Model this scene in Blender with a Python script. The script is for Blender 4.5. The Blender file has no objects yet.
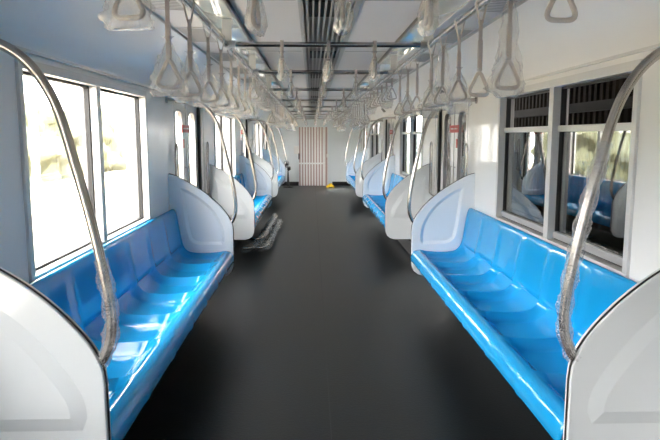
import bpy, bmesh, math, random
from mathutils import Vector, Matrix, noise
random.seed(7)
scene = bpy.context.scene
COL = scene.collection
PI = math.pi

# ------------------------------------------------------------------ camera
cam_d = bpy.data.cameras.new('camera'); cam = bpy.data.objects.new('camera', cam_d); COL.objects.link(cam)
CAMX, CAMZ = -0.092, 1.5
cam.location = (CAMX, 0.0, CAMZ)
cam_d.sensor_width = 36.0
cam_d.lens = 620.0 / 660.0 * 36.0
cam_d.clip_start = 0.05; cam_d.clip_end = 300
PITCH = math.atan(84 / 620.0); YAW = math.atan(18 * 0.991 / 620.0)
cam.rotation_euler = (PI / 2 - PITCH, 0, -YAW)
scene.camera = cam
# ------------------------------------------------------------------ world, sun, exposure
W = bpy.data.worlds.new('sky'); scene.world = W; W.use_nodes = True
bg = W.node_tree.nodes['Background']
bg.inputs[0].default_value = (1.0, .965, .93, 1); bg.inputs[1].default_value = 4.6
sd = bpy.data.lights.new('sun', 'SUN'); sd.energy = 17.0; sd.angle = 0.02; sd.color = (1, .95, .86)
sun = bpy.data.objects.new('sun', sd); COL.objects.link(sun)
sun.rotation_euler = Vector((-0.62, 0.25, -1.0)).to_track_quat('-Z', 'Y').to_euler()
sun.location = (6, -2, 12)
scene.view_settings.view_transform = 'Standard'
scene.view_settings.look = 'None'
scene.view_settings.exposure = 2.65
scene.view_settings.gamma = 1.0
scene.cycles.max_bounces = 10
scene.cycles.diffuse_bounces = 7
scene.cycles.glossy_bounces = 4
scene.cycles.transparent_max_bounces = 40
scene.cycles.sample_clamp_indirect = 8.0
scene.cycles.caustics_reflective = False
scene.cycles.caustics_refractive = False

HALF = 1.337           # half width of the saloon
YF, YE = -3.6, 18.9    # the two ends
DOORS = [1.06, 6.46, 11.65, 16.9]
DW, DH = 0.68, 1.82
BENCH = [(-3.3, 0.0), (2.02, 5.42), (7.40, 10.70), (12.60, 16.0)]
BENCH[0] = (-3.2, 0.10)
WIN = [(-2.6, -0.5), (2.70, 4.74), (8.02, 10.08), (13.25, 15.35)]
WZ0, WZ1 = 0.84, 1.83
for side in (-1, 1):
    for (a, b), z0, z1 in [((w[0], w[1]), WZ0, WZ1) for w in WIN] + [((d - DW, d + DW), .75, 1.75) for d in DOORS]:
        ld = bpy.data.lights.new('daylight_portal', 'AREA'); ld.shape = 'RECTANGLE'
        ld.size = b - a; ld.size_y = z1 - z0
        ld.cycles.is_portal = True
        lo = bpy.data.objects.new('daylight_portal', ld); COL.objects.link(lo)
        lo.location = (side * (HALF + .16), (a + b) / 2, (z0 + z1) / 2)
        lo.rotation_euler = (PI / 2, 0, side * PI / 2)   # local -Z points into the car

# ------------------------------------------------------------------ materials
def mat(name, col, rough=.5, metal=0., coat=0., spec=.5, bump=None, var=None, coat_rough=.05):
    m = bpy.data.materials.new(name); m.use_nodes = True
    nt = m.node_tree; p = nt.nodes['Principled BSDF']
    p.inputs['Base Color'].default_value = (*col, 1); p.inputs['Roughness'].default_value = rough
    p.inputs['Metallic'].default_value = metal; p.inputs['Coat Weight'].default_value = coat
    p.inputs['Coat Roughness'].default_value = coat_rough
    p.inputs['Specular IOR Level'].default_value = spec
    tc = nt.nodes.new('ShaderNodeTexCoord')
    if var:   # (scale, amount): mild colour mottling of the material itself
        n = nt.nodes.new('ShaderNodeTexNoise'); n.inputs['Scale'].default_value = var[0]; n.inputs['Detail'].default_value = 5
        nt.links.new(tc.outputs['Object'], n.inputs['Vector'])
        r = nt.nodes.new('ShaderNodeMix'); r.data_type = 'RGBA'
        r.inputs[6].default_value = (*[c * (1 - var[1]) for c in col], 1)
        r.inputs[7].default_value = (*[min(1, c * (1 + var[1])) for c in col], 1)
        nt.links.new(n.outputs['Fac'], r.inputs[0]); nt.links.new(r.outputs[2], p.inputs['Base Color'])
    if bump:  # (scale, strength)
        n = nt.nodes.new('ShaderNodeTexNoise'); n.inputs['Scale'].default_value = bump[0]; n.inputs['Detail'].default_value = 4
        nt.links.new(tc.outputs['Object'], n.inputs['Vector'])
        b = nt.nodes.new('ShaderNodeBump'); b.inputs['Strength'].default_value = bump[1]; b.inputs['Distance'].default_value = .01
        nt.links.new(n.outputs['Fac'], b.inputs['Height']); nt.links.new(b.outputs[0], p.inputs['Normal'])
    return m

def film(name, tint, base, rim, rough, milk, bump=None):
    """clear thin sheet: transparent, glossy towards grazing, a little milky"""
    m = bpy.data.materials.new(name); m.use_nodes = True
    nt = m.node_tree; nt.nodes.remove(nt.nodes['Principled BSDF']); out = nt.nodes['Material Output']
    lw = nt.nodes.new('ShaderNodeLayerWeight'); lw.inputs[0].default_value = .5
    pw = nt.nodes.new('ShaderNodeMath'); pw.operation = 'POWER'; pw.inputs[1].default_value = 4.0
    ml = nt.nodes.new('ShaderNodeMath'); ml.operation = 'MULTIPLY_ADD'; ml.inputs[1].default_value = rim; ml.inputs[2].default_value = base
    nt.links.new(lw.outputs['Facing'], pw.inputs[0]); nt.links.new(pw.outputs[0], ml.inputs[0])
    tr = nt.nodes.new('ShaderNodeBsdfTransparent'); tr.inputs[0].default_value = (*tint, 1)
    gl = nt.nodes.new('ShaderNodeBsdfGlossy'); gl.inputs['Roughness'].default_value = rough
    mx = nt.nodes.new('ShaderNodeMixShader')
    nt.links.new(ml.outputs[0], mx.inputs[0]); nt.links.new(tr.outputs[0], mx.inputs[1]); nt.links.new(gl.outputs[0], mx.inputs[2])
    last = mx
    if milk:
        df = nt.nodes.new('ShaderNodeBsdfDiffuse'); df.inputs[0].default_value = (.85, .85, .85, 1)
        tl = nt.nodes.new('ShaderNodeBsdfTranslucent'); tl.inputs[0].default_value = (.85, .85, .85, 1)
        m1 = nt.nodes.new('ShaderNodeMixShader'); nt.links.new(df.outputs[0], m1.inputs[1]); nt.links.new(tl.outputs[0], m1.inputs[2])
        m2 = nt.nodes.new('ShaderNodeMixShader'); m2.inputs[0].default_value = milk
        nt.links.new(mx.outputs[0], m2.inputs[1]); nt.links.new(m1.outputs[0], m2.inputs[2]); last = m2
    if bump:
        tc = nt.nodes.new('ShaderNodeTexCoord'); n = nt.nodes.new('ShaderNodeTexNoise'); n.inputs['Scale'].default_value = bump[0]
        nt.links.new(tc.outputs['Object'], n.inputs['Vector'])
        b = nt.nodes.new('ShaderNodeBump'); b.inputs['Strength'].default_value = bump[1]; b.inputs['Distance'].default_value = .01
        nt.links.new(n.outputs['Fac'], b.inputs['Height']); nt.links.new(b.outputs[0], gl.inputs['Normal'])
    nt.links.new(last.outputs[0], out.inputs[0])
    return m

M = dict(
    wall=mat('white_moulded_wall', (.85, .85, .85), .30, coat=.25, var=(.7, .02)),
    endwall=mat('pale_blue_end_wall', (.80, .86, .90), .35, coat=.2, var=(.7, .02)),
    ceil=mat('ceiling_panel', (.64, .64, .66), .42, var=(.8, .03)),
    screen=mat('white_fibreglass', (.76, .80, .84), .22, coat=.5, var=(2, .02)),
    gasket=mat('black_rubber', (.01, .01, .012), .5),
    blue=mat('blue_gloss_seat', (.008, .29, .63), .08, spec=.38, var=(3, .04)),
    under=mat('dark_underseat_box', (.008, .009, .010), .5),
    floor=mat('charcoal_rubber_floor', (.0085, .0105, .012), .38, spec=.30, bump=(60, .10), var=(1.2, .12)),
    floorline=mat('floor_seam_sealer', (.02, .022, .024), .5),
    steel=mat('brushed_steel', (.50, .47, .45), .22, 1.0),
    rail=mat('steel_rail', (.42, .42, .42), .22, 1.0),
    alu=mat('white_aluminium_frame', (.66, .655, .65), .35, .25),
    alud=mat('grey_aluminium_frame', (.42, .42, .43), .35, .4),
    strap=mat('beige_grey_strap', (.42, .385, .37), .6, var=(40, .1)),
    ring=mat('grey_plastic_ring', (.50, .47, .46), .38),
    bag=film('clear_plastic_bag', (.985, .985, .985), .13, .70, .10, .15, (60, 1.0)),
    wrap=film('bubble_wrap', (.95, .96, .97), .20, .70, .10, .08, (120, 1.0)),
    glass=film('window_glass', (.96, .96, .95), .05, .85, .0, 0),
    dglass=film('hopper_glass', (.55, .60, .58), .16, .80, .0, 0),
    cover=mat('lamp_cover', (.50, .56, .56), .12, coat=.6),
    black=mat('black_line_trim', (.012, .012, .014), .3),
    slat=mat('diffuser_slat', (.42, .44, .45), .35, .3),
    dark=mat('duct_dark', (.045, .05, .055), .7),
    vent=mat('vent_fin', (.30, .31, .32), .5),
    red=mat('red_sticker', (.50, .03, .03), .45),
    white=mat('white_print', (.8, .8, .8), .5),
    pink=mat('brown_pink_pleat', (.50, .36, .34), .6),
    pleat=mat('white_pleat', (.86, .86, .86), .5),
    bplast=mat('black_plastic', (.015, .016, .018), .4),
    gplast=mat('grey_mesh_plastic', (.12, .13, .14), .5),
    yellow=mat('yellow_cloth', (.72, .50, .03), .8, var=(30, .3)),
    shed=mat('brown_corrugated_sheet', (.030, .023, .018), .7, spec=.05, var=(3, .2)),
    girder=mat('grey_girder', (.055, .05, .045), .7, spec=.08, var=(4, .15)),
    grass=mat('sunlit_grass', (.26, .225, .17), .9, var=(1.5, .35), bump=(6, .5)),
    ballast=mat('ballast_ground', (.12, .11, .10), .95, var=(8, .3), bump=(20, .8)),
    leaf=mat('sunlit_leaves', (.040, .042, .018), .8, var=(5, .4)),
    bpost=mat('pale_blue_post', (.30, .55, .68), .5),
)

# ------------------------------------------------------------------ mesh helpers
class MB:
    def __init__(s): s.v = []; s.f = []
    def add(s, vs, fs):
        n = len(s.v); s.v += [tuple(x) for x in vs]; s.f += [[i + n for i in f] for f in fs]; return s
    def box(s, x0, x1, y0, y1, z0, z1):
        x0, x1 = sorted((x0, x1)); y0, y1 = sorted((y0, y1)); z0, z1 = sorted((z0, z1))
        v = [(x, y, z) for z in (z0, z1) for y in (y0, y1) for x in (x0, x1)]
        return s.add(v, [(0, 2, 3, 1), (4, 5, 7, 6), (0, 1, 5, 4), (2, 6, 7, 3), (0, 4, 6, 2), (1, 3, 7, 5)])
    def tube(s, pts, r, n=10, caps=True, closed=False):
        pts = [Vector(p) for p in pts]; N = len(pts)
        rs = r if isinstance(r, (list, tuple)) else [r] * N
        rings = []; up = None
        for i, p in enumerate(pts):
            if closed: t = pts[(i + 1) % N] - pts[i - 1]
            else: t = pts[min(i + 1, N - 1)] - pts[max(i - 1, 0)]
            t.normalize()
            if up is None: up = t.orthogonal().normalized()
            up = (up - t * up.dot(t))
            up = up.normalized() if up.length > 1e-6 else t.orthogonal().normalized()
            w = t.cross(up)
            rings.append([p + (up * math.cos(2 * PI * k / n) + w * math.sin(2 * PI * k / n)) * rs[i] for k in range(n)])
        vs = [q for R in rings for q in R]; fs = []
        for i in range(N if closed else N - 1):
            a = i * n; b = ((i + 1) % N) * n
            for k in range(n): fs.append((a + k, a + (k + 1) % n, b + (k + 1) % n, b + k))
        if caps and not closed:
            fs.append(tuple(range(n))[::-1]); fs.append(tuple((N - 1) * n + k for k in range(n)))
        return s.add(vs, fs)
    def lathe(s, prof, c=(0, 0, 0), n=20):
        vs = []; fs = []
        for (r, z) in prof:
            for k in range(n): vs.append((c[0] + r * math.cos(2 * PI * k / n), c[1] + r * math.sin(2 * PI * k / n), c[2] + z))
        for i in range(len(prof) - 1):
            for k in range(n): fs.append((i * n + k, i * n + (k + 1) % n, (i + 1) * n + (k + 1) % n, (i + 1) * n + k))
        fs.append(tuple(range(n))[::-1]); fs.append(tuple((len(prof) - 1) * n + k for k in range(n)))
        return s.add(vs, fs)
    def build(s, name, m, parent=None, smooth=False, bevel=0, loc=None, fix=True):
        me = bpy.data.meshes.new(name); me.from_pydata(s.v, [], s.f); me.update()
        if fix:
            bm = bmesh.new(); bm.from_mesh(me); bmesh.ops.recalc_face_normals(bm, faces=bm.faces)
            if bevel:
                es = [e for e in bm.edges if len(e.link_faces) == 2 and e.calc_face_angle(0) > .6]
                bmesh.ops.bevel(bm, geom=es, offset=bevel, segments=2, profile=.7, affect='EDGES')
            bm.to_mesh(me); bm.free()
        if smooth is not False:
            ang = 40 if smooth is True else smooth
            for p in me.polygons: p.use_smooth = True
            me.set_sharp_from_angle(angle=math.radians(ang))
        me.materials.append(m)
        o = bpy.data.objects.new(name, me); COL.objects.link(o)
        if parent: o.parent = parent
        if loc: o.location = loc
        return o

def tag(o, label=None, cat=None, group=None, kind=None):
    if label: o['label'] = label
    if cat: o['category'] = cat
    if group: o['group'] = group
    if kind: o['kind'] = kind
    return o
def empty(name, loc=(0, 0, 0), rz=0):
    o = bpy.data.objects.new(name, None); COL.objects.link(o); o.location = loc; o.rotation_euler.z = rz
    o.empty_display_size = .1
    return o
KIDS = {}
def copy_tree(o, parent=None):
    c = o.copy(); COL.objects.link(c)
    if parent: c.parent = parent
    for ch in list(o.children): copy_tree(ch, c)
    return c
def catmull(pts, k):
    out = []; n = len(pts)
    for i in range(n - 1):
        p0 = pts[max(i - 1, 0)]; p1 = pts[i]; p2 = pts[i + 1]; p3 = pts[min(i + 2, n - 1)]
        for j in range(k):
            t = j / k
            out.append(tuple(.5 * ((2 * b) + (c - a) * t + (2 * a - 5 * b + 4 * c - d) * t * t + (-a + 3 * b - 3 * c + d) * t ** 3)
                             for a, b, c, d in zip(p0, p1, p2, p3)))
    out.append(tuple(pts[-1])); return out
def rrect(a0, a1, b0, b1, r, n=5):
    out = []
    for (cx, cy, s) in ((a1 - r, b1 - r, 0), (a0 + r, b1 - r, 1), (a0 + r, b0 + r, 2), (a1 - r, b0 + r, 3)):
        for k in range(n + 1):
            t = (s + k / n) * PI / 2; out.append((cx + r * math.cos(t), cy + r * math.sin(t)))
    return out
def fill2d(loops):
    """triangulate an outline with holes, 2-D; returns verts, faces"""
    bm = bmesh.new(); es = []
    for L in loops:
        vs = [bm.verts.new((p[0], p[1], 0)) for p in L]
        es += [bm.edges.new((vs[i], vs[(i + 1) % len(vs)])) for i in range(len(vs))]
    bm.verts.index_update()
    bmesh.ops.triangle_fill(bm, use_beauty=True, use_dissolve=False, edges=es)
    bm.verts.ensure_lookup_table()
    v = [tuple(x.co[:2]) for x in bm.verts]; f = [[q.index for q in fc.verts] for fc in bm.faces]; bm.free()
    return v, f
def plate(mb, loops, m0, m1):
    """solid plate: loops[0] outline, others through holes; m0/m1 map 2-D to the two faces"""
    v, f = fill2d(loops)
    mb.add([m0(*p) for p in v], f); mb.add([m1(*p) for p in v], [x[::-1] for x in f])
    for L in loops:
        n = len(L); mb.add([m0(*p) for p in L] + [m1(*p) for p in L], [(i, (i + 1) % n, n + (i + 1) % n, n + i) for i in range(n)])
def weld(o, d=1e-5):
    bm = bmesh.new(); bm.from_mesh(o.data); bmesh.ops.remove_doubles(bm, verts=bm.verts, dist=d)
    bmesh.ops.recalc_face_normals(bm, faces=bm.faces); bm.to_mesh(o.data); bm.free()
    return o
ORD = ['first', 'second', 'third', 'fourth', 'fifth', 'sixth', 'seventh', 'eighth', 'ninth', 'tenth', 'eleventh', 'twelfth',
       'thirteenth', 'fourteenth', 'fifteenth', 'sixteenth', 'seventeenth', 'eighteenth']
SN = {-1: 'left', 1: 'right'}
BW = ['rear', 'nearest', 'middle', 'farthest']

# ------------------------------------------------------------------ outside
g = MB(); g.add([(-60, -30, -1.1), (60, -30, -1.1), (60, 60, -1.1), (-60, 60, -1.1)], [(0, 1, 2, 3)])
tag(g.build('ground', M['grass']), 'sunlit pale green grass outside the left windows', 'ground', kind='structure')
t = MB(); t.box(-2.6, 2.6, -20, 40, -1.098, -1.02)
tag(t.build('track_bed', M['ballast']), 'grey ballast strip under the carriage', 'ground', kind='structure')

h = MB()
ny, nz = 160, 14
for i in range(ny + 1):
    for j in range(nz + 1):
        y = -20 + 70 * i / ny; z = -1.15 + (4.4 + 1.4 * noise.noise((y * .25, 3, 0))) * j / nz
        x = -15 + 1.6 * (j / nz) ** 2 * -1 + 1.1 * noise.noise((y * .7, z * .9, 1)) + .5 * noise.noise((y * 2.3, z * 2.3, 5))
        h.v.append((x, y, z))
for i in range(ny):
    for j in range(nz):
        a = i * (nz + 1) + j; h.f.append([a, a + nz + 1, a + nz + 2, a + 1])
n0 = len(h.v)                                     # back and top so that it has depth
for i in range(ny + 1):
    x, y, z = h.v[i * (nz + 1) + nz]; h.v.append((x - 3.5, y, z - .6)); h.v.append((x - 4, y, -1.2))
for i in range(ny):
    a = i * (nz + 1) + nz; b = n0 + 2 * i
    h.f.append([a, a + nz + 1, b + 2, b]); h.f.append([b, b + 2, b + 3, b + 1])
hd = h.build('hedgerow', M['leaf'], smooth=80, fix=False)
tag(hd, 'pale overexposed green hedgerow across the grass outside left windows', 'hedge', kind='stuff')

p = MB(); p.lathe([(.055, 0), (.055, 4.6), (.04, 4.65)], n=12)
po = p.build('lineside_post', M['bpost'], smooth=True, loc=(-4.15, 9.25, -1.1))
tag(po, 'pale blue vertical post outside the nearest left window', 'post')

s = MB(); y = -12.0; X0, X1 = 2.80, 2.822; pts = []
while y < 15.0:
    pts += [(X0, y), (X0, y + .055), (X1, y + .07), (X1, y + .115)]; y += .13
nn = len(pts)
vs = [(a, b, z) for z in (-1.1, 2.85) for (a, b) in pts] + [(a + .03, b, z) for z in (-1.1, 2.85) for (a, b) in pts]
fs = []
for i in range(nn - 1):
    fs.append((i, i + 1, nn + i + 1, nn + i)); fs.append((2 * nn + i, 3 * nn + i, 3 * nn + i + 1, 2 * nn + i + 1))
s.add(vs, fs)
sw = empty('shed_wall', (0, 0, 0))
tag(sw, 'dark brown corrugated metal wall just outside the right windows', 'wall')
s.build('corrugated_sheet', M['shed'], sw)
q = MB(); q.box(-1.7, X1 + .05, -12, 15, 2.85, 2.92); q.build('added_shade_roof', M['shed'], sw)  # added roof, out of view, keeps skylight off the corrugated sheet
for z in (1.80, .52, -.5):
    q = MB(); q.box(X0 - .05, X0 - .001, -12, 15, z - .05, z + .05); q.box(X0 - .09, X0 - .04, -12, 15, z - .05, z - .04)
    q.build('girder', M['girder'], sw)

# ------------------------------------------------------------------ floor
f = MB(); f.box(-HALF - .12, HALF + .12, YF - .1, YE + .1, -.08, 0)
fl = tag(f.build('floor', M['floor']), 'dark charcoal rubber floor of the carriage', 'floor', kind='structure')
q = MB()
q.box(-.003, .003, YF, YE, -.001, .0012)
q.build('seam', M['floorline'], fl)

# ------------------------------------------------------------------ side walls with openings
def side_wall(sg):
    ops = [(w[0], w[1], WZ0, WZ1) for w in WIN] + [(d - DW, d + DW, 0, DH) for d in DOORS]
    ys = sorted({YF - .1, YE + .1} | {o[0] for o in ops} | {o[1] for o in ops}); zs = [0, WZ0, DH, WZ1, 2.3]
    mb = MB()
    for i in range(len(ys) - 1):
        run = []
        for j in range(len(zs) - 1):
            cy, cz = (ys[i] + ys[i + 1]) / 2, (zs[j] + zs[j + 1]) / 2
            if any(o[0] < cy < o[1] and o[2] < cz < o[3] for o in ops): continue
            if run and abs(run[-1][1] - zs[j]) < 1e-6: run[-1][1] = zs[j + 1]
            else: run.append([zs[j], zs[j + 1]])
        for z0, z1 in run: mb.box(sg * HALF, sg * (HALF + .11), ys[i], ys[i + 1], z0, z1)
    w = mb.build('wall_' + SN[sg], M['wall'], fix=True)
    tag(w, 'glossy white moulded side wall on the %s of the aisle' % SN[sg], 'wall', kind='structure')
    # vertical seams either side of each doorway and a ledge over the windows
    q = MB()
    for d in DOORS:
        for yy in (d - DW - .07, d + DW + .07): q.box(sg * (HALF - .0015), sg * (HALF + .01), yy - .003, yy + .003, 0, 1.9)
    q.build('panel_seam', M['gplast'], w)
    k = MB()
    for a, b in BENCH[1:]:
        k.box(sg * (HALF - .006), sg * HALF, a + .02, a + .50, 1.12, 1.125)
    return w
side_wall(-1); side_wall(1)

# coving between side wall and ceiling
def cove(sg, n):
    prof = catmull([(HALF, 1.872), (HALF - .012, 1.90), (1.285, 1.965), (1.20, 2.035), (1.08, 2.10), (.945, 2.148)], 5)
    back = [(HALF + .02, 1.872), (HALF + .02, 2.22), (.945, 2.22)]
    loop = prof + back[::-1]
    mb = MB(); n_ = len(loop)
    mb.add([(sg * a, yy, z) for yy in (YF, YE) for a, z in loop],
           [(i, (i + 1) % n_, n_ + (i + 1) % n_, n_ + i) for i in range(n_)] + [tuple(range(n_)), tuple(range(n_, 2 * n_))[::-1]])
    o = mb.build('trim_%d' % n, M['wall'], smooth=50)
    tag(o, 'smooth coved white panel above the %s windows' % SN[sg], 'panel', kind='structure')
    q = MB(); q.box(sg * (HALF - .022), sg * HALF, YF, YE, 1.858, 1.872)
    q.build('ledge', M['alu'], o, bevel=.003)
    if sg == 1:
        pass
cove(-1, 1); cove(1, 2)

# ------------------------------------------------------------------ ceiling
c = MB()
for sg in (-1, 1): c.box(sg * .16, sg * .95, YF - .1, YE + .1, 2.16, 2.32)
c.box(-.16, .16, YF - .1, YE + .1, 2.24, 2.32)
ceil = tag(c.build('ceiling', M['ceil']), 'pale grey ceiling panels over the aisle', 'ceiling', kind='structure')
o = MB(); o.box(-HALF - .11, HALF + .11, YF - .1, YE + .1, 2.32, 2.40)
tag(o.build('roof', M['gplast']), 'carriage roof shell above the ceiling', 'roof', kind='structure')
q = MB()
for k in range(12):
    yy = -2.4 + 1.85 * k
    for sg in (-1, 1): q.box(sg * .17, sg * .50, yy, yy + .004, 2.1585, 2.17)
q.build('panel_seam', M['gplast'], ceil)
q = MB()
for sg in (-1, 1): q.box(sg * .938, sg * .945, YF, YE, 2.143, 2.165)
q.build('edge_trim', M['slat'], ceil)

# central air diffuser: long slats with a darker duct behind
dif = empty('air_diffuser', (0, 0, 2.16)); tag(dif, 'long slatted grey air diffuser down the middle of the ceiling', 'vent')
q = MB()
for a, b in ((-.160, -.135), (.125, .160)): q.box(a, b, YF, YE, -.006, .02)
q.build('edge_frame', M['slat'], dif)
q = MB()
for k in range(8):
    x = -.115 + k * .0325; q.box(x - .005, x + .005, YF, YE, -.004, .03)
q.build('slat', M['slat'], dif)
q = MB(); q.box(-.15, .15, YF, YE, .035, .05); q.build('backing', M['vent'], dif)
for y0 in [1.9 + 1.9 * k for k in range(9)]:
    q = MB(); q.box(-.105, .118, y0 + 1.35, y0 + 1.75, .012, .02); q.build('outlet', M['dark'], dif)

# lamp covers (unlit) along both sides of the ceiling
for sg in (-1, 1):
    L = empty('ceiling_light', (0, 0, 2.16)); tag(L, 'long unlit glossy lamp cover along the %s side of the ceiling' % SN[sg], 'light')
    q = MB()
    for k in range(12):
        y0 = -3.55 + k * 1.85; y1 = min(y0 + 1.84, YE - .02)
        q.box(sg * .512, sg * .655, y0, y1, -.022, .01)
    q.build('lamp_cover', M['cover'], L, bevel=.006, smooth=30)
    q = MB(); q.box(sg * .497, sg * .510, YF, YE, -.024, .01); q.build('inner_edge', M['black'], L)
    q = MB(); q.box(sg * .657, sg * .672, YF, YE, -.024, .01); q.build('outer_edge', M['alu'], L)

# louvred return-air vents outboard of the lamps
def vent_proto():
    r = empty('ceiling_vent', (0, 0, 2.16))
    q = MB(); q.box(-.095, .095, -.30, .30, -.003, .004); q.build('backing', M['ceil'], r)
    q = MB(); n = 15
    for k in range(n):
        yy = -.27 + .52 * k / (n - 1)
        P = [(-.082, yy - .022), (.082, yy + .012), (.082, yy + .025), (-.082, yy - .009)]
        q.add([(a_, b_, -.0030) for a_, b_ in P] + [(a_, b_, -.0048) for a_, b_ in P], [(0, 1, 2, 3), (7, 6, 5, 4), (0, 4, 5, 1), (1, 5, 6, 2), (2, 6, 7, 3), (3, 7, 4, 0)])
    q.build('fin', M['vent'], r)
    return r
vp = vent_proto(); first = True
for sg in (-1, 1):
    for k in range(15):
        v = vp if first else copy_tree(vp); first = False
        v.location = (sg * .835, 2.0 + 1.12 * k, 2.158)
        tag(v, '%s louvred air vent from the front on the %s ceiling edge' % (ORD[k], SN[sg]), 'vent', 'louvred ceiling vents')

# ------------------------------------------------------------------ end walls
def end_wall(name, y, sgn):
    mb = MB(); z1 = 2.3
    mb.box(-HALF - .1, HALF + .1, y, y + sgn * .1, 0, z1)
    w = mb.build(name, M['endwall']); return w
w = end_wall('wall_far', YE, 1); tag(w, 'pale bluish white end wall of the carriage', 'wall', kind='structure')
w = end_wall('wall_near', YF, -1); tag(w, 'plain end wall behind the viewer', 'wall', kind='structure')
k = MB()
k.box(-HALF, -.50, YE - .02, YE, 0, .12); k.box(.52, HALF, YE - .02, YE, 0, .12)
tag(k.build('baseboard_far', M['black']), 'black kick strip at the foot of the end wall', 'baseboard', kind='structure')

# striped concertina screen over the gangway
D = empty('door_far', (0, YE, 0)); tag(D, 'brown and white vertically striped gangway door in the end wall', 'door', kind='structure')
x0, x1 = -.485, .395; n = 9
st = (x1 - x0 - .12) / (2 * n)
qa = MB(); qb = MB()
for i in range(n):
    a = x0 + 2 * i * st
    qa.box(a, a + st, -.030, -.004, 0.0, 1.765)
    qb.box(a + st, a + 2 * st, -.046, -.004, 0.0, 1.765)
qa.build('brown_pleat', M['pink'], D); qb.build('white_pleat', M['pleat'], D, bevel=.004)
q = MB(); q.box(x1 - .12, x1 - .085, -.06, -.004, 0, 1.765); q.box(x1 - .03, x1, -.06, -.004, 0, 1.765)
q.build('door_post', M['pleat'], D, bevel=.004)
q = MB(); q.box(x1 - .085, x1 - .03, -.03, -.004, 0, 1.765); q.build('post_recess', M['pink'], D)
q = MB(); q.box(x0 - .01, x1 - .11, -.075, -.040, .655, .70); q.build('cross_rail', M['pleat'], D, bevel=.004)
q = MB(); q.box(x0 - .02, x0 + .015, -.075, -.03, .80, .98); q.build('latch', M['bplast'], D, bevel=.004)
q = MB(); q.box(x1 - .05, x1 + .01, -.08, -.03, .86, .96); q.build('lock_case', M['pleat'], D, bevel=.004)
b = MB(); b.box(-.075, .075, -.05, 0, -.12, .12)
tag(b.build('wall_box', M['pleat'], bevel=.01, loc=(-.56, YE, 1.08)), 'small white box on the end wall left of the striped door', 'box')
# ------------------------------------------------------------------ windows
def window(sg, i):
    a, b = WIN[i]; X = HALF
    root = empty('window_%d' % (i * 2 + (1 if sg < 0 else 2)), (sg * X, (a + b) / 2, WZ0))
    tag(root, '%s bench window in the %s side wall, white framed and split in two' % (BW[i], SN[sg]), 'window', kind='structure')
    if sg > 0: root['label'] = '%s dark bench window in the right side wall with a hopper rail' % BW[i]
    L = (b - a) / 2; H = WZ1 - WZ0
    def bx(mb, x0, x1, *r): mb.box(sg * x0, sg * x1, *r)      # x measured outwards from the wall face
    fr = MB(); w = .042
    bx(fr, -.014, .09, -L, L, 0, w); bx(fr, -.014, .09, -L, L, H - .045, H)
    bx(fr, -.014, .09, -L, -L + w, w, H - .045); bx(fr, -.014, .09, L - w, L, w, H - .045)
    fr.build('window_frame', M['alu'], root, bevel=.004)
    mcy = (3.66 - 3.68) * 1.0
    mb = MB(); bx(mb, -.010, .085, mcy - .034, mcy + .034, w, H - .045); mb.build('mullion', M['alu'], root, bevel=.004)
    
    for y0, y1 in ((-L + w, mcy - .034), (mcy + .034, L - w)):
        gk = MB(); t_ = .012
        z0, z1 = w, H - .045
        bx(gk, .035, .065, y0, y1, z0, z0 + t_); bx(gk, .035, .065, y0, y1, z1 - t_, z1)
        bx(gk, .035, .065, y0, y0 + t_, z0 + t_, z1 - t_); bx(gk, .035, .065, y1 - t_, y1, z0 + t_, z1 - t_)
        gk.build('gasket', M['gasket'], root)
        if sg < 0:
            gl = MB(); bx(gl, .047, .053, y0 + t_, y1 - t_, z0 + t_, z1 - t_); gl.build('pane', M['glass'], root)
        else:
            zt = 1.525 - WZ0
            gl = MB(); bx(gl, .047, .053, y0 + t_, y1 - t_, z0 + t_, zt); gl.build('pane', M['dglass'], root)
            rl = MB(); bx(rl, .02, .06, y0 + t_, y1 - t_, zt, zt + .036); rl.build('hopper_rail', M['alu'], root, bevel=.004)
            sl = MB(); bx(sl, .02, .045, y0 + t_, y0 + t_ + .05, z0 + t_, zt); bx(sl, .02, .045, y0 + t_ + .05, y1 - t_, z0 + t_, z0 + .05)
            sl.build('sash', M['alud'], root, bevel=.003)
    return root
for i in range(4):
    for sg in (-1, 1): window(sg, i)

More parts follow.
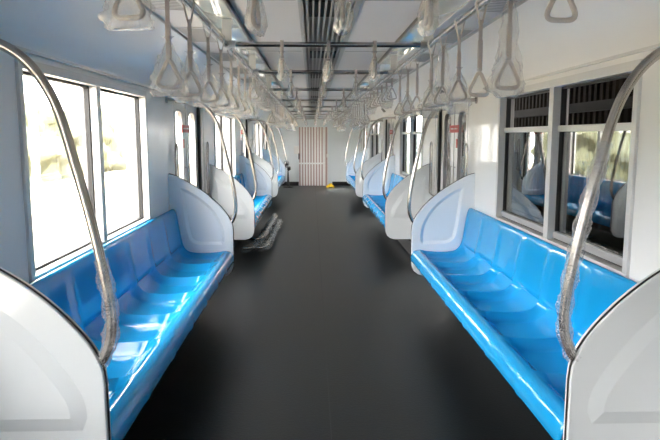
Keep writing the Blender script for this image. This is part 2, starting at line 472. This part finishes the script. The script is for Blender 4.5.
# ------------------------------------------------------------------ doors
def door(sg, i):
    d = DOORS[i]
    root = empty('door_%d' % (i * 2 + (1 if sg < 0 else 2)), (sg * (HALF + .05), d, 0))
    tag(root, '%s pair of sliding doors in the %s side wall' % (['nearest', 'second', 'third', 'farthest'][i], SN[sg]), 'door', kind='structure')
    for s2 in (-1, 1):
        y0, y1 = (0.003, DW) if s2 > 0 else (-DW, -.003)
        out = [(y0, .01), (y1, .01), (y1, DH), (y0, DH)]
        g0, g1 = (y0 + .15, y1 - .17) if s2 > 0 else (y0 + .17, y1 - .15)
        hole = rrect(g0, g1, .72, 1.755, .12)
        mb = MB(); plate(mb, [out, hole], lambda a, b: (0, a, b), lambda a, b: (sg * .035, a, b))
        lf = weld(mb.build('door_leaf', M['wall'], root))
        gk = MB(); hole2 = rrect(g0 + .014, g1 - .014, .734, 1.741, .108)
        plate(gk, [hole, hole2], lambda a, b: (-sg * .003, a, b), lambda a, b: (sg * .037, a, b))
        weld(gk.build('gasket', M['alud'], lf))
        gl = MB(); plate(gl, [hole2], lambda a, b: (sg * .015, a, b), lambda a, b: (sg * .020, a, b))
        gl.build('pane', M['glass'] if sg < 0 else M['glass'], lf)
        yy = s2 * .075
        hn = MB(); hn.tube([(-sg * .0, yy, 1.18), (-sg * .018, yy, 1.18), (-sg * .018, yy, .98), (0, yy, .98)], .006, 8)
        hn.build('pull_handle', M['steel'], lf, smooth=True)
    q = MB(); q.box(-sg * .004, sg * .036, -.003, .003, .01, DH); q.build('meeting_seal', M['gasket'], root)
    q = MB()
    q.box(-sg * .03, sg * .03, DW - .035, DW, 0, DH); q.build('edge_seal', M['gasket'], root)
    q = MB(); q.box(-sg * .03, sg * .03, -DW, -DW + .02, 0, DH); q.build('edge_seal', M['alud'], root)
    st = MB(); st.box(-sg * .006, -sg * .002, -.20, .20, 1.535, 1.610)
    so = st.build('warning_sticker', M['red'], root); so['label'] = 'red sticker'
    mk = MB(); y = -.14
    for wd in (.03, .05, .025, .045, .035):
        mk.box(-sg * .0075, -sg * .006, y, y + wd, 1.568, 1.568 + (.014 if wd > .03 else .010)); y += wd + .024
    mk.build('lettering', M['white'], so)
    s3 = MB(); s3.box(-sg * .006, -sg * .0005, -.16, -.10, 1.38, 1.47); s3.build('small_sticker', M['red'], root)
for i in range(4):
    for sg in (-1, 1): door(sg, i)
# inverted-U grab handles on the wall beside doorways
n_ = 0
for sg in (-1, 1):
    for i, d in enumerate(DOORS):
        for s2 in (-1, 1):
            y = d + s2 * (DW + .15)
            if i == 0 and s2 < 0: continue
            mb = MB(); r = .05
            P = [(-sg * 0, -.05, .80), (-sg * .03, -.05, .83)] + [(-sg * .03, -.05 * math.cos(t * PI / 6), 1.38 + .05 * math.sin(t * PI / 6)) for t in range(7)] + [(-sg * .03, .05, .83), (0, .05, .80)]
            mb.tube(P, .008, 8)
            par = bpy.data.objects['door_%d' % (i * 2 + (1 if sg < 0 else 2))]
            o = mb.build('grab_handle', M['steel'], par, smooth=60, loc=(-sg * .05, y - d, 0))
# square speakers above the right-hand doors
for sg in (1,):
    for i, d in enumerate(DOORS[1:3]):
        mb = MB(); s_ = .034
        mb.box(-.012, .010, -.12, .12, -.042, .042)
        o = mb.build('speaker_grille', M['bplast'], bevel=.004, loc=(sg * 1.262, d + .22, 1.985))
        o.rotation_euler = (0, math.radians(-42), 0)
        tag(o, 'small black square speaker above the %s right doorway' % ['second', 'third'][i], 'speaker', 'black speakers on the coving')

# ------------------------------------------------------------------ draught screens
OUT = [(HALF, 1.175), (1.28, 1.160), (1.20, 1.120), (1.12, 1.072), (1.04, 1.020), (.96, .955), (.89, .885), (.835, .815), (.802, .755)]
OUTL = catmull(OUT, 3) + [(.792, .715), (.788, .67), (.788, .40), (.793, .35), (.812, .305), (.85, .275), (.90, .262), (HALF, .262)]
REC_D = [(1.262, 1.035)] + catmull([(1.15, .965), (1.05, .888), (.97, .80), (.90, .705), (.864, .64)], 3) + [(.853, .60), (.850, .56), (.868, .516), (1.262, .516)]
REC_B = [(1.24, 1.055)] + catmull([(1.17, 1.030), (1.08, .975), (.99, .90), (.92, .81), (.875, .71), (.862, .62)], 3) + [(.866, .575), (.885, .552), (1.08, .552), (1.13, .565), (1.17, .60), (1.195, .70), (1.215, .85)]
def shrink(L, d):
    n = len(L); out = []
    for i in range(n):
        a = Vector(L[i - 1]); b = Vector(L[i]); c = Vector(L[(i + 1) % n])
        e1 = (b - a).normalized(); e2 = (c - b).normalized()
        n1 = Vector((-e1.y, e1.x)); n2 = Vector((-e2.y, e2.x)); m_ = (n1 + n2)
        m_ = m_.normalized() if m_.length > 1e-6 else n1
        k = d / max(.5, m_.dot(n1)); out.append(tuple(b + m_ * k))
    return out
def area(L): return sum(L[i - 1][0] * L[i][1] - L[i][0] * L[i - 1][1] for i in range(len(L))) / 2
def screen_mesh(sg, benchdir):
    """benchdir: +1 when the bench lies towards +Y of the screen"""
    mb = MB(); T = .022
    for side, rec in ((-1, REC_D), (1, REC_B)):          # door side, bench side
        yy = side * T * benchdir; dp = (-.016 if side < 0 else -.014) * benchdir
        if area(rec) < 0: inn = shrink(rec, -(.050 if side < 0 else .026))
        else: inn = shrink(rec, .050 if side < 0 else .026)
        v, fcs = fill2d([OUTL, rec]); mb.add([(sg * a, yy, z) for a, z in v], fcs)
        n = len(rec)
        mb.add([(sg * a, yy, z) for a, z in rec] + [(sg * a, yy + dp, z) for a, z in inn], [(i, (i + 1) % n, n + (i + 1) % n, n + i) for i in range(n)])
        v, fcs = fill2d([inn]); mb.add([(sg * a, yy + dp, z) for a, z in v], fcs)
    n = len(OUTL)
    mb.add([(sg * a, -T, z) for a, z in OUTL] + [(sg * a, T, z) for a, z in OUTL], [(i, (i + 1) % n, n + (i + 1) % n, n + i) for i in range(n)])
    return mb
def screen(sg, benchdir, y, label):
    r = empty('draught_screen', (0, y, 0)); tag(r, label, 'screen', 'white screens at the bench ends')
    pn = weld(screen_mesh(sg, benchdir).build('panel', M['screen'], r))
    for p_ in pn.data.polygons: p_.use_smooth = True
    pn.data.set_sharp_from_angle(angle=math.radians(14))
    bv = pn.modifiers.new('soft_edges', 'BEVEL'); bv.width = .004; bv.segments = 2; bv.angle_limit = math.radians(30)
    ed = catmull(OUT, 3) + [(.792, .715), (.788, .67), (.788, .40), (.793, .35), (.812, .305)]
    mb = MB(); mb.tube([(sg * (a - .002), -benchdir * .0, z) for a, z in ed], .0032, 6)
    vs = mb.v; mb.v = [(x, y_ * 1.6 - benchdir * .004, z) for x, y_, z in vs]
    mb.build('edge_trim', M['gasket'], r, smooth=True)
    return r
PP = [(.810, .744), (.792, .765), (.770, .82), (.762, .88), (.766, .96), (.782, 1.07), (.804, 1.19), (.832, 1.32), (.858, 1.43), (.882, 1.53), (.908, 1.61), (.945, 1.68), (.99, 1.735), (1.045, 1.775), (1.11, 1.798), (1.20, 1.808), (HALF, 1.81)]
PPATH = catmull(PP, 4)
def pole(sg, y, label, wrapped):
    r = empty('grab_pole', (0, y, 0)); tag(r, label, 'pole', 'curved steel poles on the screens')
    mb = MB(); mb.tube([(sg * a, 0, z) for a, z in PPATH], .0165, 14)
    mb.build('steel_tube', M['steel'], r, smooth=60)
    q = MB(); q.tube([(sg * (HALF - .012), 0, 1.81), (sg * HALF, 0, 1.81)], .032, 14); q.build('flange', M['steel'], r, smooth=40)
    if wrapped:
        z1 = 1.12 if wrapped == 1 else 1.50
        P = [p_ for p_ in PPATH if p_[1] < z1]
        P = catmull(P, 5); n = 18; vs = []; fs = []
        for i, (a, z) in enumerate(P):
            j = min(i + 1, len(P) - 1); t = Vector((P[j][0] - P[max(i - 1, 0)][0], P[j][1] - P[max(i - 1, 0)][1])).normalized()
            fade = min(1, (len(P) - 1 - i) / 10)
            for k_ in range(n):
                th = 2 * PI * k_ / n
                rr = .0185 + (.004 + .011 * abs(noise.noise((z * 48, math.cos(th) * 2.2, math.sin(th) * 2.2 + sg + y))) + .004 * math.sin(z * 70 + th * 2)) * (.35 + .65 * fade)
                vs.append((sg * (a + rr * math.cos(th) * t.y), rr * math.sin(th), z - rr * math.cos(th) * t.x))
        for i in range(len(P) - 1):
            for k_ in range(n): fs.append((i * n + k_, i * n + (k_ + 1) % n, (i + 1) * n + (k_ + 1) % n, (i + 1) * n + k_))
        wb = MB(); wb.add(vs, fs); wb.build('bubble_wrap', M['wrap'], r, smooth=25)
    return r

# ------------------------------------------------------------------ benches
SEAT = [(1.328, .83), (1.326, .858), (1.312, .872), (1.292, .868), (1.276, .838), (1.262, .77), (1.250, .69), (1.238, .61), (1.220, .545),
        (1.185, .502), (1.13, .486), (1.04, .482), (.96, .486), (.915, .490), (.882, .497), (.840, .499), (.803, .484), (.783, .452), (.778, .420), (.785, .392), (.80, .384), (.83, .386)]
DEPTH = [0, 0, 0, 0, .5, .9, 1, 1, 1, .95, 1, 1, 1, 1, .5, .02, .0, 0, 0, 0, 0]
def bench(sg, i):
    a, b = BENCH[i]; a += .0275; b -= .0275
    root = empty('bench_seat', (0, (a + b) / 2, 0)); L = (b - a) / 2
    tag(root, '%s blue moulded bench on the %s side of the aisle' % (BW[i], SN[sg]), 'bench', 'blue benches along the walls')
    prof = catmull([(x, z, d) for (x, z), d in zip(SEAT, DEPTH)], 3)
    n = 7; per = 16; NY = n * per
    vs = []; fs = []; m_ = len(prof)
    nor = []
    for j in range(m_):
        p0 = prof[max(j - 1, 0)]; p1 = prof[min(j + 1, m_ - 1)]
        t = Vector((p1[0] - p0[0], p1[1] - p0[1])).normalized(); nor.append(Vector((t.y, -t.x)))   # into the shell
    for iy in range(NY + 1):
        u = iy / per; f_ = u - math.floor(u) if iy < NY else 1.0
        if iy == NY: f_ = 0
        d = min(f_, 1 - f_) * (2 * L / n); tt = min(1, d / .055); bk = tt * tt * (3 - 2 * tt)
        yy = -L + 2 * L * iy / NY
        for j, (x, z, dd) in enumerate(prof):
            back = z > .55 and j < m_ * .5
            amp = (.010 if back else .046) * bk * dd
            nz_ = nor[j]
            xx = x + abs(nz_.x) * amp * (1 if j < m_ * .7 else 1); zz = z - abs(nz_.y) * amp
            if j > m_ * .66: xx += .004 * (1 - bk) * -1 + .006
            vs.append((sg * xx, yy, zz))
    for iy in range(NY):
        for j in range(m_ - 1): fs.append((iy * m_ + j, iy * m_ + j + 1, (iy + 1) * m_ + j + 1, (iy + 1) * m_ + j))
    mb = MB(); mb.add(vs, fs)
    o = mb.build('seat_shell', M['blue'], root, smooth=60, fix=False)
    so = o.modifiers.new('shell_thickness', 'SOLIDIFY'); so.thickness = .006; so.offset = -1 if sg < 0 else 1
    q = MB(); q.box(sg * 1.12, sg * (HALF - .002), -L + .05, L - .05, .03, .38); q.build('heater_box', M['under'], root, bevel=.01)
    for y in (-L + .02, L - .02, 0):
        q = MB(); q.add([(sg * a_, y + e, z) for e in (-.012, .012) for a_, z in ((.86, .415), (1.20, .415), (1.20, .12), (1.03, .30), (.86, .38))],
                        [(0, 1, 2, 3, 4), (9, 8, 7, 6, 5)] + [(k, (k + 1) % 5, 5 + (k + 1) % 5, 5 + k) for k in range(5)])
        q.build('bracket', M['under'], root)
    return root
for sg in (-1, 1):
    for i in range(4):
        bench(sg, i); a, b = BENCH[i]
        if i > 0:
            screen(sg, 1, a, 'white curved draught screen at the near end of the %s %s bench' % (BW[i], SN[sg]))
            pole(sg, a, 'bowed steel grab pole at the near end of the %s %s bench' % (BW[i], SN[sg]), 0 if i > 1 else (1 if sg < 0 else 2))
        screen(sg, -1, b, 'white curved draught screen at the %s end of the %s %s bench' % ('far', BW[i], SN[sg]))
        if i > 0: pole(sg, b, 'bowed steel grab pole at the far end of the %s %s bench' % (BW[i], SN[sg]), 0)

# ------------------------------------------------------------------ overhead rails and cross bars
RX, RZ = .56, 2.0
BARS = [1.90, 3.52, 5.0, 6.87, 8.9, 10.85, 12.85, 14.8, 16.7, 18.45]
for sg in (-1, 1):
    r = empty('ceiling_rail', (sg * RX, 0, RZ)); tag(r, 'long steel handrail under the ceiling on the %s side' % SN[sg], 'rail')
    q = MB(); q.tube([(0, YF, 0), (0, YE, 0)], .014, 12); q.build('tube', M['rail'], r, smooth=60)
    for y in BARS:
        q = MB(); q.box(-.026, .026, y + .015, y + .045, .012, .137)
        q.build('hanger', M['alu'], r, bevel=.006)
        q = MB(); q.tube([(0, y + .03 - .045, 0), (0, y + .03 + .045, 0)], .020, 12); q.build('clamp', M['alud'], r, smooth=40)
for i, y in enumerate(BARS):
    r = empty('cross_bar', (0, y, RZ)); tag(r, '%s steel bar from the front crossing between the two ceiling rails' % ORD[i], 'bar', 'cross bars under the ceiling')
    q = MB(); q.tube([(-RX + .016, 0, 0), (RX - .016, 0, 0)], .014, 12); q.build('tube', M['rail'], r, smooth=60)
    for sg in (-1, 1):
        q = MB(); q.tube([(sg * (RX - .05), 0, 0), (sg * (RX - .015), 0, 0)], .0195, 12); q.build('socket', M['alud'], r, smooth=40)

# ------------------------------------------------------------------ strap handles
def ring_path(zb, w=.047, h=.098):
    c = [(-w, zb), (w, zb), (0, zb + h)]; out = []
    rad = [.017, .017, .014]
    for i in range(3):
        p = Vector(c[i]); a = (Vector(c[i - 1]) - p).normalized(); b = (Vector(c[(i + 1) % 3]) - p).normalized()
        for t in [k / 6 for k in range(7)]:
            s0 = p + a * rad[i] * 1.9; s1 = p + b * rad[i] * 1.9
            q = s0 * (1 - t) ** 2 + p * 2 * t * (1 - t) + s1 * t * t; out.append((q.x, 0, q.y))
    return out
def bag_mesh(L, seed, kind):
    """kind 0: full bag around ring and strap; 1: slack bag bunched below; 2: slim bag for cross-bar straps"""
    rs = random.Random(seed); vs = []; fs = []; n = 22
    if kind == 0:   prof = [(-L + .165, .020, .012), (-L + .155, .008, .008), (-L + .135, .014, .012), (-L + .10, .030, .018), (-L + .06, .047, .022), (-L + .02, .058, .024), (-L - .01, .062, .022), (-L - .028, .058, .012)]
    elif kind == 1: prof = [(-L + .145, .016, .01), (-L + .13, .008, .008), (-L + .09, .026, .016), (-L + .03, .054, .020), (-L - .01, .060, .016), (-L - .04, .050, .014), (-L - .06, .040, .006)]
    elif kind == 3: prof = [(-.050, .020, .014), (-.062, .009, .008), (-.10, .024, .013), (-L + .12, .034, .015), (-L + .06, .050, .018), (-L + .0, .057, .018), (-L - .014, .050, .012), (-L - .03, .030, .008)]
    else:           prof = [(-.035, .020, .020), (-.05, .008, .008), (-.08, .016, .014), (-L + .05, .050, .024), (-L + .0, .060, .026), (-L - .02, .056, .012)]
    pr = catmull(prof, 4)
    for i, (z, a, b) in enumerate(pr):
        for k in range(n):
            th = 2 * PI * k / n; cx = math.copysign(abs(math.cos(th)) ** .7, math.cos(th)); cy = math.copysign(abs(math.sin(th)) ** .8, math.sin(th))
            w = 1 + .42 * noise.noise((math.cos(th) * 2.4 + seed * 9, math.sin(th) * 2.4, z * 28)) + .30 * noise.noise((math.cos(th) * 7, math.sin(th) * 7 + seed * 5, z * 60))
            vs.append((a * cx * w + .006 * noise.noise((z * 12, seed, 0)), b * cy * w * 1.0, z + .006 * noise.noise((th * 2, seed, z * 9)) * (1 if i > 2 else .3)))
    for i in range(len(pr) - 1):
        for k in range(n): fs.append((i * n + k, i * n + (k + 1) % n, (i + 1) * n + (k + 1) % n, (i + 1) * n + k))
    e = len(pr) - 1; fs.append(tuple(e * n + k for k in range(n)))
    mb = MB(); mb.add(vs, fs); return mb
def strap_proto(L, kind, seed, rot):
    r = empty('strap_handle', (0, 0, 0)); zt = -L + .098
    q = MB(); t = .0022; w = .009
    # band over the rail, its two tails meeting below
    path = [(.004, -.070)] + [(.020 * math.cos(a), .020 * math.sin(a)) for a in [(-.45 + k * (PI + .9) / 10) for k in range(11)]] + [(-.004, -.070)]
    if L < .28: path[0] = (.004, -.045); path[-1] = (-.004, -.045)
    prev = None; vs = []; fs = []
    for i, (u, z) in enumerate(path):
        nx = Vector((u, z)).normalized() if 0 < i < len(path) - 1 else Vector((math.copysign(1, u), 0))
        for s_, k in ((-1, 0), (1, 0), (1, 1), (-1, 1)):
            o_ = nx * (t if k else 0); vs.append((u + o_.x, s_ * w, z + o_.y))
    for i in range(len(path) - 1):
        for k in range(4): fs.append((4 * i + k, 4 * i + (k + 1) % 4, 4 * i + 4 + (k + 1) % 4, 4 * i + 4 + k))
    q.add(vs, fs)
    za = path[0][1]
    q.box(-.0065, .0065, -.0035, .0035, zt + .01, za + .012)
    q.build('strap', M['strap'], r)
    q = MB(); z0 = zt + .006; z1 = z0 + (.105 if L > .28 else .03)
    q.box(-.0085, .0085, -.006, .006, z0, z1); q.build('sleeve', M['strap'], r, bevel=.002)
    q = MB(); q.tube([(0, -.010, zt), (0, .010, zt)], .008, 10); q.build('swivel', M['alud'], r, smooth=40)
    q = MB(); q.tube(ring_path(-L), .0074, 8, closed=True); q.build('hand_ring', M['ring'], r, smooth=70)
    if kind is not None:
        bo = bag_mesh(L, seed, kind).build('plastic_bag', M['bag'], r, smooth=22, fix=False)
    return r
LL, LS, LX = .342, .20, .178
protos = {}
def get_strap(L, kind, seed):
    key = (L, kind, seed)
    if key not in protos:
        protos[key] = strap_proto(L, kind, seed, 0); return protos[key]
    return copy_tree(protos[key])
# clusters: (start y, spacing, count, length, phrase)
CL = [(-.75, .40, 6, LS, 'nearest doorway'), (2.02, .385, 8, LL, 'nearest bench'), (5.12, .375, 6, LS, 'second doorway'),
      (7.42, .39, 8, LL, 'middle bench'), (10.60, .37, 6, LS, 'third doorway'), (12.85, .39, 8, LL, 'farthest bench'), (16.1, .40, 6, LS, 'farthest doorway')]
for sg in (-1, 1):
    for ci, (y0, dy, n, L, ph) in enumerate(CL):
        if ci == 0: ys = [1.24, 1.66]                 # those behind the viewer are not in the photo
        else: ys = [y0 + k * dy for k in range(n)]
        if ci == 1 and sg < 0: ys = [2.10, 2.47, 2.90, 3.30, 3.70, 4.08, 4.46, 4.80]
        if ci == 1 and sg > 0: ys = [2.09, 2.45, 2.80, 3.14, 3.52, 3.90, 4.28, 4.66]
        for k, y in enumerate(ys):
            if min(abs(y - q_ - .03) for q_ in BARS) < .05: y -= .08
            if sg < 0: kind = 0
            else: kind = [None, None, 1, None, 1, None, 1, None][k % 8] if ci == 1 else [None, 1, None, None][k % 4]
            if ci == 1 and sg > 0 and k in (0, 3): kind = 3
            if ci == 0: kind = 0 if sg < 0 else None
            s_ = get_strap(L, kind, (k + (1 if sg > 0 else 0)) % 3 + 1)
            s_.location = (sg * RX, y, RZ); s_.rotation_euler = (0, 0, random.uniform(-.16, .16))
            desc = {0: 'bagged', 1: 'half-bagged', 3: 'thinly bagged', None: 'bare'}[kind]
            tag(s_, '%s %s strap handle, %s rail, %s of those by the %s' % ('long' if L == LL else 'short', desc, SN[sg], ORD[k], ph),
                'strap handle', 'strap handles on the %s ceiling rail' % SN[sg])
for i, y in enumerate(BARS):
    for k, x in enumerate((-.256, 0, .256)):
        s_ = get_strap(LX, 2, (i + k) % 3 + 1)
        s_.location = (x, y, RZ); s_.rotation_euler = (0, 0, PI / 2 + random.uniform(-.15, .15))
        tag(s_, 'bagged strap handle seen edge-on at the %s of the %s cross bar' % (['left', 'middle', 'right'][k], ORD[i]), 'strap handle', 'strap handles on the cross bars')

# ------------------------------------------------------------------ wrapped parts on the floor, left
def bundle():
    r = empty('wrapped_bundle', (-.745, 9.15, 0)); tag(r, 'long bundle of bubble-wrapped metal strips lying on the floor by the left middle bench', 'bundle')
    for k, (xo, z, w) in enumerate(((-.08, .065, .075), (.05, .055, .065), (-.02, .16, .055))):
        P = [(xo - .16, -1.25 + .1 * k, z), (xo - .05, -1.20 + .05 * k, z), (xo + .01, -.9, z), (xo + .02, 0, z), (xo + .05, .9, z + .02), (xo + .05, 1.15, z + .03)]
        P = catmull(P, 8)
        mb = MB(); mb.tube(P, .018, 8); mb.build('strip', M['steel'], r, smooth=60)
        n = 14; vs = []; fs = []
        for i, p_ in enumerate(P):
            for q_ in range(n):
                th = 2 * PI * q_ / n; rr = w * (.8 + .5 * noise.noise((p_[1] * 9, math.cos(th) * 2 + k * 3, math.sin(th) * 2)))
                zz = max(.004, p_[2] + rr * .8 * math.sin(th)); vs.append((p_[0] + rr * math.cos(th), p_[1], zz))
        for i in range(len(P) - 1):
            for q_ in range(n): fs.append((i * n + q_, i * n + (q_ + 1) % n, (i + 1) * n + (q_ + 1) % n, (i + 1) * n + q_))
        wb = MB(); wb.add(vs, fs); wb.build('bubble_wrap', M['wrap'], r, smooth=45)
bundle()

# ------------------------------------------------------------------ pedestal fan by the far left screen
F = empty('pedestal_fan', (-.80, 18.25, 0)); tag(F, 'small black pedestal fan standing by the end wall on the left', 'fan')
q = MB(); q.lathe([(.15, 0), (.155, .012), (.14, .025), (.05, .035), (.03, .05)], n=24); q.build('base', M['bplast'], F, smooth=40)
q = MB(); q.lathe([(.045, .04), (.032, .20), (.022, .42), (.016, .50)], n=14); q.build('stem', M['bplast'], F, smooth=40)
q = MB(); q.tube([(.0, 0, .50), (.03, 0, .54), (.03, -.02, .60)], [.03, .055, .05], 14); q.build('motor', M['bplast'], F, smooth=40)
hd_ = MB()
ax = Vector((-.45, -.5, .25)).normalized(); c0 = Vector((-.06, -.02, .68))
e1 = ax.orthogonal().normalized(); e2 = ax.cross(e1)
for rr in (.035, .06, .085, .11):
    hd_.tube([c0 + ax * (.02 if rr < .1 else 0) + (e1 * math.cos(t * PI / 8) + e2 * math.sin(t * PI / 8)) * rr for t in range(16)], .004, 5, closed=True)
for t in range(20):
    u = e1 * math.cos(t * PI / 10) + e2 * math.sin(t * PI / 10)
    hd_.tube([c0 + ax * .03 + u * .02, c0 + ax * .02 + u * .09, c0 + u * .115], .003, 5)
    hd_.tube([c0 - ax * .05 + u * .03, c0 - ax * .045 + u * .09, c0 + u * .115], .003, 5)
hd_.build('cage', M['bplast'], F)
bl = MB()
for t in range(3):
    u = e1 * math.cos(t * 2.094) + e2 * math.sin(t * 2.094); v_ = ax.cross(u)
    P = [c0 + u * .015 - v_ * .01, c0 + u * .09 - v_ * .035 + ax * .012, c0 + u * .10 + v_ * .02, c0 + u * .07 + v_ * .05 - ax * .012, c0 + u * .015 + v_ * .015]
    bl.add(P + [p_ - ax * .003 for p_ in P], [(0, 1, 2, 3, 4), (9, 8, 7, 6, 5)] + [(k, (k + 1) % 5, 5 + (k + 1) % 5, 5 + k) for k in range(5)])
bl.build('fan_blade', M['bplast'], F)

# yellow cloth on the floor by the striped door
q = MB(); nx_ = 18; vs = []; fs = []
for i in range(nx_ + 1):
    for j in range(nx_ + 1):
        u = i / nx_ * 2 - 1; v_ = j / nx_ * 2 - 1; r_ = math.hypot(u, v_)
        env = max(0, 1 - r_ ** 2 * .8)
        z = .008 + .13 * env * (.55 + .9 * abs(noise.noise((u * 1.9 + 4, v_ * 1.9, 2)))) 
        vs.append((u * .12 * (1 + .15 * noise.noise((v_ * 3, 1, 1))), v_ * .10 * (1 + .15 * noise.noise((u * 3, 5, 1))), z))
for i in range(nx_):
    for j in range(nx_):
        a_ = i * (nx_ + 1) + j; fs.append((a_, a_ + nx_ + 1, a_ + nx_ + 2, a_ + 1))
q.add(vs, fs)
cl = q.build('floor_cloth', M['yellow'], smooth=60, fix=False, loc=(.445, 18.2, 0))
cl.modifiers.new('cloth_thickness', 'SOLIDIFY').thickness = .004
tag(cl, 'crumpled yellow cloth on the floor right of the striped door', 'cloth')
